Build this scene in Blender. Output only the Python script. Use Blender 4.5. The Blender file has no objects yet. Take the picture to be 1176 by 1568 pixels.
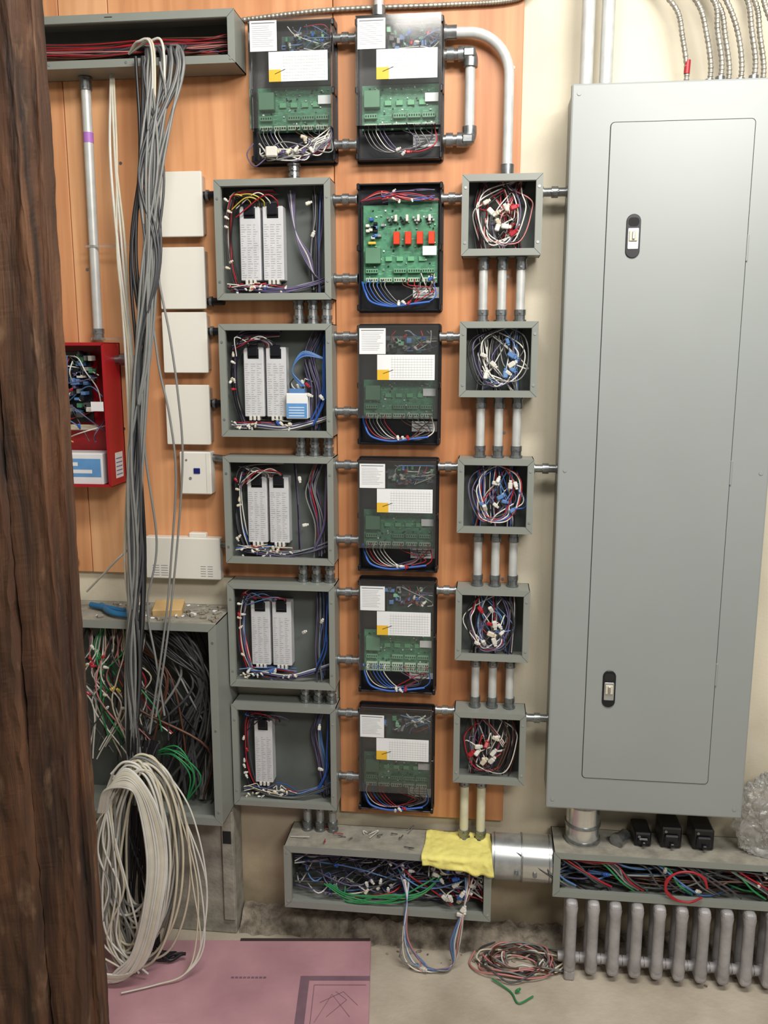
import bpy, bmesh, math, random
from mathutils import Vector, Matrix, noise
rnd=random.Random(11)
S=bpy.context.scene
S.view_settings.view_transform='Standard'

# ---------------------------------------------------------------- materials
def lin(c):
    return tuple(((v/255)/12.92 if v/255<=.04045 else ((v/255+.055)/1.055)**2.4) for v in c)+(1,)
MATS={}
def nodes(m):
    m.use_nodes=True; nt=m.node_tree
    return nt, nt.nodes, nt.links, nt.nodes['Principled BSDF']
def mat(name,rgb,rough=.5,metal=0,var=.12,scale=8,bump=0,bscale=60,spec=.5,stretch=(1,1,1),rgb2=None):
    if name in MATS: return MATS[name]
    m=bpy.data.materials.new(name); nt,N,L,p=nodes(m)
    p.inputs['Roughness'].default_value=rough; p.inputs['Metallic'].default_value=metal
    p.inputs['Specular IOR Level'].default_value=spec
    tc=N.new('ShaderNodeTexCoord'); mp=N.new('ShaderNodeMapping'); mp.inputs['Scale'].default_value=stretch
    L.new(tc.outputs['Object'],mp.inputs['Vector'])
    no=N.new('ShaderNodeTexNoise'); no.inputs['Scale'].default_value=scale; no.inputs['Detail'].default_value=5
    L.new(mp.outputs['Vector'],no.inputs['Vector'])
    cr=N.new('ShaderNodeValToRGB'); c=lin(rgb)
    c2=lin(rgb2) if rgb2 else tuple(v*(1-var*2) for v in c[:3])+(1,)
    cr.color_ramp.elements[0].position=.3; cr.color_ramp.elements[0].color=c2
    cr.color_ramp.elements[1].position=.62; cr.color_ramp.elements[1].color=c
    L.new(no.outputs['Fac'],cr.inputs['Fac']); L.new(cr.outputs['Color'],p.inputs['Base Color'])
    if bump:
        n2=N.new('ShaderNodeTexNoise'); n2.inputs['Scale'].default_value=bscale; n2.inputs['Detail'].default_value=4
        L.new(mp.outputs['Vector'],n2.inputs['Vector'])
        b=N.new('ShaderNodeBump'); b.inputs['Strength'].default_value=bump; b.inputs['Distance'].default_value=.01
        L.new(n2.outputs['Fac'],b.inputs['Height']); L.new(b.outputs['Normal'],p.inputs['Normal'])
    MATS[name]=m; return m
def wood(name,light,dark,knot,seed,rough=.5,stretch=(14,14,.9),knots=True,bump=.1,cath=.35,lo=(.6,.5,.42,1),nfac=.5):
    m=bpy.data.materials.new(name); nt,N,L,p=nodes(m); p.inputs['Roughness'].default_value=rough
    tc=N.new('ShaderNodeTexCoord'); mp=N.new('ShaderNodeMapping'); mp.inputs['Scale'].default_value=stretch
    mp.inputs['Location'].default_value=(seed*3.1,seed*1.7,seed*2.3)
    L.new(tc.outputs['Object'],mp.inputs['Vector'])
    no=N.new('ShaderNodeTexNoise'); no.inputs['Scale'].default_value=1.6; no.inputs['Detail'].default_value=8; no.inputs['Distortion'].default_value=.6
    L.new(mp.outputs['Vector'],no.inputs['Vector'])
    cr=N.new('ShaderNodeValToRGB'); cr.color_ramp.elements[0].position=.28; cr.color_ramp.elements[0].color=lin(dark)
    cr.color_ramp.elements[1].position=.66; cr.color_ramp.elements[1].color=lin(light)
    L.new(no.outputs['Fac'],cr.inputs['Fac']); out=cr.outputs['Color']
    def mul(out,src,fac,lo,p0=.3,p1=.6):
        mm=N.new('ShaderNodeMix'); mm.data_type='RGBA'; mm.blend_type='MULTIPLY'; mm.inputs['Factor'].default_value=fac
        r3=N.new('ShaderNodeValToRGB'); r3.color_ramp.elements[0].color=lo; r3.color_ramp.elements[1].color=(1,1,1,1)
        r3.color_ramp.elements[0].position=p0; r3.color_ramp.elements[1].position=p1
        L.new(src,r3.inputs['Fac']); L.new(out,mm.inputs['A']); L.new(r3.outputs['Color'],mm.inputs['B']); return mm.outputs['Result']
    n3=N.new('ShaderNodeTexNoise'); n3.inputs['Scale'].default_value=2.0; n3.inputs['Detail'].default_value=3
    L.new(tc.outputs['Object'],n3.inputs['Vector']); out=mul(out,n3.outputs['Fac'],nfac,lo)
    m4=N.new('ShaderNodeMapping'); m4.inputs['Scale'].default_value=(3.2,3,.45); m4.inputs['Location'].default_value=(seed,0,seed); L.new(tc.outputs['Object'],m4.inputs['Vector'])
    wv=N.new('ShaderNodeTexWave'); wv.bands_direction='X'; wv.inputs['Scale'].default_value=2.2; wv.inputs['Distortion'].default_value=12; wv.inputs['Detail'].default_value=4; wv.inputs['Detail Scale'].default_value=.6
    L.new(m4.outputs['Vector'],wv.inputs['Vector']); out=mul(out,wv.outputs['Fac'],cath,(.62,.48,.36,1),.0,.45)
    if knots:
        m2=N.new('ShaderNodeMapping'); m2.inputs['Scale'].default_value=(5.5,.1,3.2); m2.inputs['Location'].default_value=(seed,0,seed*.7)
        L.new(tc.outputs['Object'],m2.inputs['Vector'])
        vo=N.new('ShaderNodeTexVoronoi'); vo.inputs['Scale'].default_value=1; L.new(m2.outputs['Vector'],vo.inputs['Vector'])
        rr=N.new('ShaderNodeValToRGB'); rr.color_ramp.elements[0].position=.03; rr.color_ramp.elements[0].color=(1,1,1,1)
        rr.color_ramp.elements[1].position=.07; rr.color_ramp.elements[1].color=(0,0,0,1)
        L.new(vo.outputs['Distance'],rr.inputs['Fac'])
        mk=N.new('ShaderNodeMix'); mk.data_type='RGBA'; L.new(rr.outputs['Color'],mk.inputs['Factor']); L.new(out,mk.inputs['A']); mk.inputs['B'].default_value=lin(knot)
        out=mk.outputs['Result']
    L.new(out,p.inputs['Base Color'])
    b=N.new('ShaderNodeBump'); b.inputs['Strength'].default_value=bump; b.inputs['Distance'].default_value=.01
    L.new(no.outputs['Fac'],b.inputs['Height']); L.new(b.outputs['Normal'],p.inputs['Normal'])
    MATS[name]=m; return m
def clear(name,tint=(.93,.95,.95),gl=.1,rough=.06,diff=0):
    m=bpy.data.materials.new(name); m.use_nodes=True; nt=m.node_tree; N=nt.nodes; L=nt.links; N.clear()
    o=N.new('ShaderNodeOutputMaterial'); mx=N.new('ShaderNodeMixShader'); t=N.new('ShaderNodeBsdfTransparent'); g=N.new('ShaderNodeBsdfGlossy')
    t.inputs['Color'].default_value=tint+(1,); g.inputs['Roughness'].default_value=rough
    lw=N.new('ShaderNodeFresnel'); lw.inputs['IOR'].default_value=1.45
    ad=N.new('ShaderNodeMath'); ad.operation='ADD'; ad.inputs[1].default_value=gl; ad.use_clamp=True
    src=t.outputs[0]
    if diff:
        d=N.new('ShaderNodeBsdfDiffuse'); d.inputs['Color'].default_value=(.8,.8,.78,1); m2=N.new('ShaderNodeMixShader'); m2.inputs[0].default_value=diff
        L.new(src,m2.inputs[1]); L.new(d.outputs[0],m2.inputs[2]); src=m2.outputs[0]
    L.new(lw.outputs[0],ad.inputs[0]); L.new(ad.outputs[0],mx.inputs[0]); L.new(src,mx.inputs[1]); L.new(g.outputs[0],mx.inputs[2]); L.new(mx.outputs[0],o.inputs['Surface'])
    MATS[name]=m; return m

GRAY=mat('gray_enamel',(133,137,131),.42,.0,.05,6)
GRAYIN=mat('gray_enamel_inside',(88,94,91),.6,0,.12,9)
PANEL=mat('panel_enamel',(143,148,147),.36,0,.03,3,spec=.55)
GALV=mat('galvanized_steel',(190,194,196),.32,.75,.12,40)
ZINC=mat('zinc_fitting',(150,154,156),.35,.85,.2,60)
BLACK=mat('black_plastic',(18,19,25),.35,0,.1,10)
DARK=mat('dark_gap',(22,24,24),.8,0,.1,10)
PCB=mat('pcb_green',(70,132,100),.45,0,.22,90)
PCBL=mat('pcb_trace',(128,180,148),.45,0,.1,90)
WHITE=mat('white_paper',(222,224,226),.5,0,.03,20)
INK=mat('ink_grey',(120,122,126),.7,0,.1,20)
INKL=mat('ink_light',(160,161,166),.7,0,.1,20)
GRID=mat('grid_ink',(172,180,172),.7,0,.05,20)
YEL=mat('yellow_print',(222,178,50),.5,0,.05,20)
WPLATE=mat('white_painted_metal',(218,216,208),.4,0,.02,5)
SILV=mat('silver_label_module',(204,205,208),.4,.1,.05,20)
RELAY=mat('red_relay',(214,62,30),.35,0,.1,20)
REDBOX=mat('red_enamel',(166,20,32),.4,0,.08,8)
BLUEB=mat('battery_label_blue',(96,150,205),.4,0,.1,20)
YCLOTH=mat('yellow_cloth_fabric',(234,224,128),.85,0,.08,14,bump=.3,bscale=50)
DUST=mat('dusty_metal',(152,148,136),.85,0,.2,22,bump=.2,bscale=90)
CLEAR=clear('clear_cover',(.96,.97,.97),.01,.1,.035)
BAG=clear('plastic_film',(.93,.93,.93),.03,.35,.16)
W={}
for k,c in dict(red=(160,28,40),white=(206,204,196),blue=(42,88,168),black=(24,24,28),purple=(90,82,114),grey=(122,123,121),yellow=(206,180,70),orange=(210,104,40),green=(40,132,76),lblue=(84,122,172),pink=(186,120,118),cream=(200,192,170),brown=(84,52,38),dgrey=(66,67,70)).items():
    W[k]=mat('wire_'+k,c,.42,0,.06,30)

# ---------------------------------------------------------------- mesh builder
def crom(pts,seg=8):
    pts=[Vector(p) for p in pts]
    if len(pts)<3: return pts
    P=[pts[0]*2-pts[1]]+pts+[pts[-1]*2-pts[-2]]; out=[]
    for i in range(1,len(P)-2):
        a,b,c,d=P[i-1:i+3]
        for s in range(seg):
            t=s/seg; out.append(.5*((2*b)+(c-a)*t+(2*a-5*b+4*c-d)*t*t+(3*b-a-3*c+d)*t*t*t))
    out.append(pts[-1]); return out
class MB:
    def __init__(s): s.v=[];s.f=[];s.m=[];s.s=[];s.mats=[]
    def mi(s,m):
        if m not in s.mats: s.mats.append(m)
        return s.mats.index(m)
    def add(s,vs,fs,m,smooth=False):
        o=len(s.v); s.v+= [tuple(v) for v in vs]; i=s.mi(m)
        for f in fs: s.f.append([o+k for k in f]); s.m.append(i); s.s.append(smooth)
    def box(s,x0,x1,y0,y1,z0,z1,m,bev=0,M=None,seg=1):
        x0,x1=min(x0,x1),max(x0,x1);y0,y1=min(y0,y1),max(y0,y1);z0,z1=min(z0,z1),max(z0,z1)
        if bev<=0:
            vs=[Vector((x,y,z)) for z in(z0,z1) for y in(y0,y1) for x in(x0,x1)]
            fs=[(0,2,3,1),(4,5,7,6),(0,1,5,4),(2,6,7,3),(0,4,6,2),(1,3,7,5)]
        else:
            bm=bmesh.new(); bmesh.ops.create_cube(bm,size=1)
            for v in bm.verts: v.co=Vector(((x0+x1)/2+v.co.x*(x1-x0),(y0+y1)/2+v.co.y*(y1-y0),(z0+z1)/2+v.co.z*(z1-z0)))
            b=min(bev,.49*min(x1-x0,y1-y0,z1-z0))
            bmesh.ops.bevel(bm,geom=bm.edges[:],offset=b,segments=seg,affect='EDGES',profile=.5)
            bm.verts.index_update(); vs=[v.co.copy() for v in bm.verts]; fs=[[v.index for v in f.verts] for f in bm.faces]; bm.free()
        if M: vs=[M@v for v in vs]
        s.add(vs,fs,m)
    def rect(s,x0,x1,z0,z1,y,m): s.add([(x0,y,z0),(x1,y,z0),(x1,y,z1),(x0,y,z1)],[(0,1,2,3)],m)
    def tube(s,pts,r,m,n=8,smooth=True,radii=None):
        pts=[Vector(p) for p in pts]; k=len(pts); T=[]
        for i in range(k):
            t=pts[min(i+1,k-1)]-pts[max(i-1,0)]
            T.append(t.normalized() if t.length>1e-9 else (T[-1] if T else Vector((0,0,1))))
        a=T[0].orthogonal().normalized(); vs=[]
        for i in range(k):
            a=a-T[i]*a.dot(T[i]); a=a.normalized() if a.length>1e-6 else T[i].orthogonal().normalized(); b=T[i].cross(a)
            rr=radii[i] if radii else r
            for j in range(n):
                t=2*math.pi*j/n; vs.append(pts[i]+(a*math.cos(t)+b*math.sin(t))*rr)
        fs=[(i*n+j,i*n+(j+1)%n,(i+1)*n+(j+1)%n,(i+1)*n+j) for i in range(k-1) for j in range(n)]
        s.add(vs,fs,m,smooth)
        s.add(vs[:n],[tuple(range(n))[::-1]],m); s.add(vs[-n:],[tuple(range(n))],m)
    def cyl(s,p0,p1,r,m,n=16): s.tube([p0,p1],r,m,n)
    def rplate(s,x0,x1,z0,z1,y0,y1,r,m,n=6,ch=.0):
        def ring(y,ins):
            o=[]
            for cx,cz,a0 in((x1-r,z1-r,0),(x0+r,z1-r,90),(x0+r,z0+r,180),(x1-r,z0+r,270)):
                for i in range(n+1):
                    a=math.radians(a0+90*i/n); rr=r-ins; o.append(Vector((cx+rr*math.cos(a),y,cz+rr*math.sin(a))))
            return o
        R=[ring(y0,0),ring(y1+ch,0)]+([ring(y1,ch)] if ch else [])
        k=len(R[0]); vs=[v for q in R for v in q]
        fs=[(i*k+j,(i+1)*k+j,(i+1)*k+(j+1)%k,i*k+(j+1)%k) for i in range(len(R)-1) for j in range(k)]
        s.add(vs,fs,m); s.add(R[-1],[tuple(range(k))[::-1]],m); s.add(R[0],[tuple(range(k))],m)
    def frame(s,x0,x1,z0,z1,y0,y1,w,m,bev=0.001):
        for A,B,C,D in (((x0,z1),(x1,z1),(x1-w,z1-w),(x0+w,z1-w)),((x1,z1),(x1,z0),(x1-w,z0+w),(x1-w,z1-w)),((x1,z0),(x0,z0),(x0+w,z0+w),(x1-w,z0+w)),((x0,z0),(x0,z1),(x0+w,z1-w),(x0+w,z0+w))):
            g=.0006
            q=[Vector((p[0],0,p[1])) for p in (A,B,C,D)]; c=sum(q,Vector())/4
            q=[v+(c-v).normalized()*g for v in q]
            vs=[(v.x,y0,v.z) for v in q]+[(v.x,y1,v.z) for v in q]
            s.add(vs,[(0,1,2,3),(7,6,5,4),(0,4,5,1),(1,5,6,2),(2,6,7,3),(3,7,4,0)],m)
    def build(s,name,parent=None,bevel=0):
        me=bpy.data.meshes.new(name); me.from_pydata(s.v,[],s.f)
        for m in s.mats: me.materials.append(m)
        me.polygons.foreach_set('material_index',s.m); me.polygons.foreach_set('use_smooth',s.s)
        bm=bmesh.new(); bm.from_mesh(me); bmesh.ops.recalc_face_normals(bm,faces=bm.faces[:]); bm.to_mesh(me); bm.free()
        me.update(); o=bpy.data.objects.new(name,me); S.collection.objects.link(o)
        if parent: o.parent=parent
        return o
def U(a,b): return rnd.uniform(a,b)

def wire(mb,pts,r,col,seg=7,n=5): mb.tube(crom(pts,seg),r,W[col],n)
def cap(mb,p,col=None,sz=.008):
    col=col or rnd.choice(['white','white','red','blue','white','cream'])
    M=Matrix.Translation(p)@Matrix.Rotation(U(0,3),4,'Y')@Matrix.Rotation(U(-.6,.6),4,'X')
    mb.box(-sz*.5,sz*.5,-sz*.4,sz*.4,-sz,sz*.5,W[col],.002,M); mb.box(-sz*.34,sz*.34,-sz*.3,sz*.3,sz*.5,sz,W[col],.0012,M)
def tangle(mb,x0,x1,y0,y1,z0,z1,n,cols,r=.0017,caps=6,edges='LRTB',capsz=.008,capcols=None,swing=.26):
    w,h=x1-x0,z1-z0
    def ep(e):
        if e=='L': return Vector((x0,U(y0,y1),U(z0+.1*h,z1-.1*h)))
        if e=='R': return Vector((x1,U(y0,y1),U(z0+.1*h,z1-.1*h)))
        if e=='T': return Vector((U(x0+.1*w,x1-.1*w),U(y0,y1),z1))
        return Vector((U(x0+.1*w,x1-.1*w),U(y0,y1),z0))
    cl=lambda v:Vector((min(max(v.x,x0),x1),min(max(v.y,y0),y1),min(max(v.z,z0),z1)))
    for i in range(n):
        e0=rnd.choice(edges); a=ep(e0)
        if i<caps: e=Vector(((x0+x1)/2+U(-.36,.36)*w,y0+U(0,.25)*(y1-y0),(z0+z1)/2+U(-.38,.3)*h))
        else: e=ep(rnd.choice([q for q in edges if q!=e0] or edges))
        K=rnd.choice([2,3]) if max(w,h)<.4 else 4
        ax=U(-1,1)*swing*w*(.4 if w>.4 else 1); az=U(-1,1)*swing*h; ph=U(.5,1.1)
        pts=[a]
        for k in range(1,K+1):
            t=k/(K+1); s_=math.sin(math.pi*t*ph*(1 if K<4 else 2.2)); q=a.lerp(e,t)+Vector((ax*s_,0,az*s_)); q.y=U(y0,y1); pts.append(cl(q))
        pts.append(e); c=rnd.choice(cols); wire(mb,pts,r,c)
        if i<caps: cap(mb,e,rnd.choice(capcols) if capcols else None,capsz)
def bundle(mb,path,n,cols,r=.002,spread=.008,seg=7,ends=0,ns=5):
    for i in range(n):
        c=rnd.choice(cols); o=[U(-1,1)*spread,U(-1,1)*spread,U(-1,1)*spread]; pts=[]
        for j,p in enumerate(path):
            pts.append(tuple(p[k]+o[k]*(.7+U(0,.6))+U(-.25,.25)*spread for k in range(3)))
        wire(mb,pts,r,c,seg,ns)
        if i<ends: cap(mb,Vector(pts[-1]))

# ---------------------------------------------------------------- room shell
wallm=mat('wall_cream_paint',(216,207,186),.8,0,.1,3,bump=.06,bscale=120)
nt,N,L,p=nodes(wallm)
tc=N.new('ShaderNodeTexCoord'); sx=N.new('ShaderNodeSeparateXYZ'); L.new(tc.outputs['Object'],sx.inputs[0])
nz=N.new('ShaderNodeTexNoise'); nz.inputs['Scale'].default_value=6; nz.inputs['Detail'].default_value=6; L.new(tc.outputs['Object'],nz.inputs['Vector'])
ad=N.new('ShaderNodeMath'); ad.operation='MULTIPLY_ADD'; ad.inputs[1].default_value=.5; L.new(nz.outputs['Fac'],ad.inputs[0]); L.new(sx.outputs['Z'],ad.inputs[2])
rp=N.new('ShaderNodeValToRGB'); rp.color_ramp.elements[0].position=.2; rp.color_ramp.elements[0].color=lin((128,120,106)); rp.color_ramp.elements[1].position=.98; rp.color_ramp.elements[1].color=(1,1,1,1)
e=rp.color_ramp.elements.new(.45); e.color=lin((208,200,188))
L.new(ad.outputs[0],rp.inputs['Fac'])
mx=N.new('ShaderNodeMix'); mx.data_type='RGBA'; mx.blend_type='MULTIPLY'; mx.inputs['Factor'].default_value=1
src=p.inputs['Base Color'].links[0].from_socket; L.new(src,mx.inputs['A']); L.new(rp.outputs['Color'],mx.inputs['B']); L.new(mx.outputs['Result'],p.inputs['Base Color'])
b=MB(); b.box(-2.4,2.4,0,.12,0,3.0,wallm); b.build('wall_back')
b=MB(); b.box(-2.52,-2.4,-4.2,.12,0,3.0,wallm); b.build('wall_left')
floorm=mat('concrete_floor',(186,176,160),.85,0,.2,4,bump=.2,bscale=60,rgb2=(152,141,125))
b=MB(); b.box(-2.52,2.4,-4.2,.12,-.1,0,floorm); b.build('floor')

# rubble ledge at wall base
b=MB(); nx=260; vs=[];fs=[]
rub=mat('broken_concrete',(152,142,127),.9,0,.3,30,bump=.8,bscale=70,rgb2=(88,80,70))
prof=[(0,.05),(-.02,.05),(-.04,.042),(-.055,.022),(-.07,.012),(-.085,0)]; np_=len(prof)
for i in range(nx+1):
    x=-.70+i*(1.7)/nx
    for (y,z) in prof:
        q=noise.noise(Vector((x*9,y*30,1)))*.016+noise.noise(Vector((x*45,y*70,4)))*.010
        vs.append((x,y+(q if y<0 else 0)*1.3,max(z+q,0) if z>0 else 0))
for i in range(nx):
    for j in range(np_-1): fs.append((i*np_+j,(i+1)*np_+j,(i+1)*np_+j+1,i*np_+j+1))
b.add(vs,fs,rub); b.build('concrete_ledge')
b=MB()
for i in range(40):
    x=U(-.25,.75); y=-abs(rnd.gauss(.02,.03))-.085; s=U(.002,.006)
    M=Matrix.Translation((x,y,s*.4))@Matrix.Rotation(U(0,6),4,'Z')@Matrix.Rotation(U(-.4,.4),4,'X')
    b.box(-s,s,-s*.7,s*.7,-s*.4,s*.4,rub,.001,M)
b.build('rubble_debris')

# ---------------------------------------------------------------- plywood backboard
PW=[wood('plywood_a',(228,176,130),(208,150,104),(110,62,36),1.0,cath=.22),wood('plywood_b',(218,160,114),(194,132,88),(104,58,32),2.3,cath=.22),wood('plywood_c',(202,142,96),(174,112,70),(90,48,24),4.1,cath=.28)]  # paler fir at left; the light gradient is put into the board tones too
b=MB()
xs=[-1.75,-1.33,-1.118,-.985]
for i in range(3): b.box(xs[i]+.001,xs[i+1]-.001,-.018,-.0005,1.085,2.75,PW[i%2 if i<2 else 0],.0015)
b.box(-.984,-.401,-.018,-.0005,1.085,2.75,PW[1],.0015)
b.box(-.399,.073,-.018,-.0005,.38,2.75,PW[2],.0015)
for x,z in [(-1.0,1.5),(-.6,2.3),(.05,2.4),(.05,1.9),(.05,1.5),(-1.08,1.93),(-.66,1.22),(-.97,2.2),(.055,1.1)]:
    b.cyl((x,-.018,z),(x,-.0195,z),.004,ZINC,10)
b.build('plywood_backboard')

# ---------------------------------------------------------------- timber door post (near)
pm=wood('old_dark_timber',(98,64,40),(26,14,8),(150,120,90),5.5,rough=.75,stretch=(20,20,2.2),knots=False,bump=1.0,cath=.7,lo=(.22,.16,.12,1),nfac=.9)
nt,N,L,p=nodes(pm)
tc=N.new('ShaderNodeTexCoord'); mp=N.new('ShaderNodeMapping'); mp.inputs['Scale'].default_value=(26,26,10); L.new(tc.outputs['Object'],mp.inputs['Vector'])
nz=N.new('ShaderNodeTexNoise'); nz.inputs['Scale'].default_value=1; nz.inputs['Detail'].default_value=6; L.new(mp.outputs['Vector'],nz.inputs['Vector'])
rr=N.new('ShaderNodeValToRGB'); rr.color_ramp.elements[0].position=.62; rr.color_ramp.elements[0].color=(0,0,0,1); rr.color_ramp.elements[1].position=.76; rr.color_ramp.elements[1].color=(.6,.6,.6,1); L.new(nz.outputs['Fac'],rr.inputs['Fac'])
mx=N.new('ShaderNodeMix'); mx.data_type='RGBA'; src=p.inputs['Base Color'].links[0].from_socket; L.new(src,mx.inputs['A']); mx.inputs['B'].default_value=lin((126,98,74)); L.new(rr.outputs['Color'],mx.inputs['Factor']); L.new(mx.outputs['Result'],p.inputs['Base Color'])
def rough_post(b,x0,x1,y0,y1,z1,m,amp=.002,seed=0):
    nz=320; vs=[];fs=[]; w=x1-x0; d=y1-y0
    base=[(x0,y1),(x0,y0)]+[(x0+w*t,y0) for t in (.5,.7,.8,.86,.9,.93,.96,.985)]+[(x1,y0+d*.06),(x1,y0+d*.3),(x1,y0+d*.6),(x1,y1)]
    for i in range(nz+1):
        z=z1*i/nz
        for (x,y) in base:
            q=noise.noise(Vector((x*20+seed,y*20,z*3)))*amp+noise.noise(Vector((x*60+seed,y*60,z*14)))*amp*.7+noise.noise(Vector((x*150+seed,y*150,z*40)))*amp*.35
            vs.append((x+q,y+q*1.1,z))
    k=len(base)
    for i in range(nz):
        for j in range(k): fs.append((i*k+j,i*k+(j+1)%k,(i+1)*k+(j+1)%k,(i+1)*k+j))
    b.add(vs,fs,m); b.add(vs[-k:],[tuple(range(k))],m)
b=MB()
rough_post(b,-1.25,-.790,-1.012,-.84,2.9,pm,.006,1)
rough_post(b,-.786,-.722,-1.0,-.945,2.9,pm,.0035,5)
rough_post(b,-.75,-.712,-.955,-.92,2.9,pm,.0025,9)
b.build('timber_door_post')

# ---------------------------------------------------------------- junction box helper
def screw(b,x,y,z,r=.0035): b.cyl((x,y,z),(x,y-.0015,z),r,GALV,8)
def open_box(b,x0,x1,z0,z1,d,lip=.016,m=GRAY,mi=GRAYIN,t=.002,lipret=.012,top=None):
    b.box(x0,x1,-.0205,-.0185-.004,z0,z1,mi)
    for (a,c,e,f) in ((x0,x0+t,z0,z1),(x1-t,x1,z0,z1),(x0,x1,z0,z0+t),(x0,x1,z1-t,z1)):
        b.box(a,c,-.0205,-d,e,f,top if (top and e==z1-t) else m)
    b.frame(x0-.001,x1+.001,z0-.001,z1+.001,-d,-d-.0018,lip,m)
    l=lip; 
    for (a,c,e,f) in ((x0+l-t,x0+l,z0+l,z1-l),(x1-l,x1-l+t,z0+l,z1-l),(x0+l,x1-l,z0+l-t,z0+l),(x0+l,x1-l,z1-l,z1-l+t)):
        b.box(a,c,-d,-d+lipret,e,f,m)
def coupling(b,p0,p1,r=.0105):
    p0=Vector(p0);p1=Vector(p1); L_=(p1-p0).length; d=(p1-p0)/L_
    b.cyl(p0,p1,r,ZINC,14)
    for c,w in ((.0,.004),(.5,.016),(1,.004)):
        a=p0+d*(L_*c - (w/2 if c==.5 else (0 if c==0 else w)))
        b.cyl(a,a+d*w,r*1.32,ZINC,12)
    for c in(.38,.62):
        q=p0+d*L_*c; b.cyl(q+Vector((0,-r*1.0,0)),q+Vector((0,-r*1.55,0)),.0028,ZINC,8)
def conduit(b,p0,p1,r=.0115,m=GALV,fit=.028):
    p0=Vector(p0);p1=Vector(p1);d=(p1-p0).normalized(); b.cyl(p0,p1,r,m,16)
    for q,s in((p0,1),(p1,-1)):
        b.tube([q,q+d*s*.005,q+d*s*.005,q+d*s*fit*.55,q+d*s*fit*.55,q+d*s*fit],r,ZINC,14,radii=[r*1.45,r*1.45,r*1.18,r*1.18,r*1.3,r*1.3],smooth=False)
        w=q+d*s*fit*.8; b.cyl(w+Vector((0,-r,0)),w+Vector((0,-r*1.6,0)),.003,ZINC,8)

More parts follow.
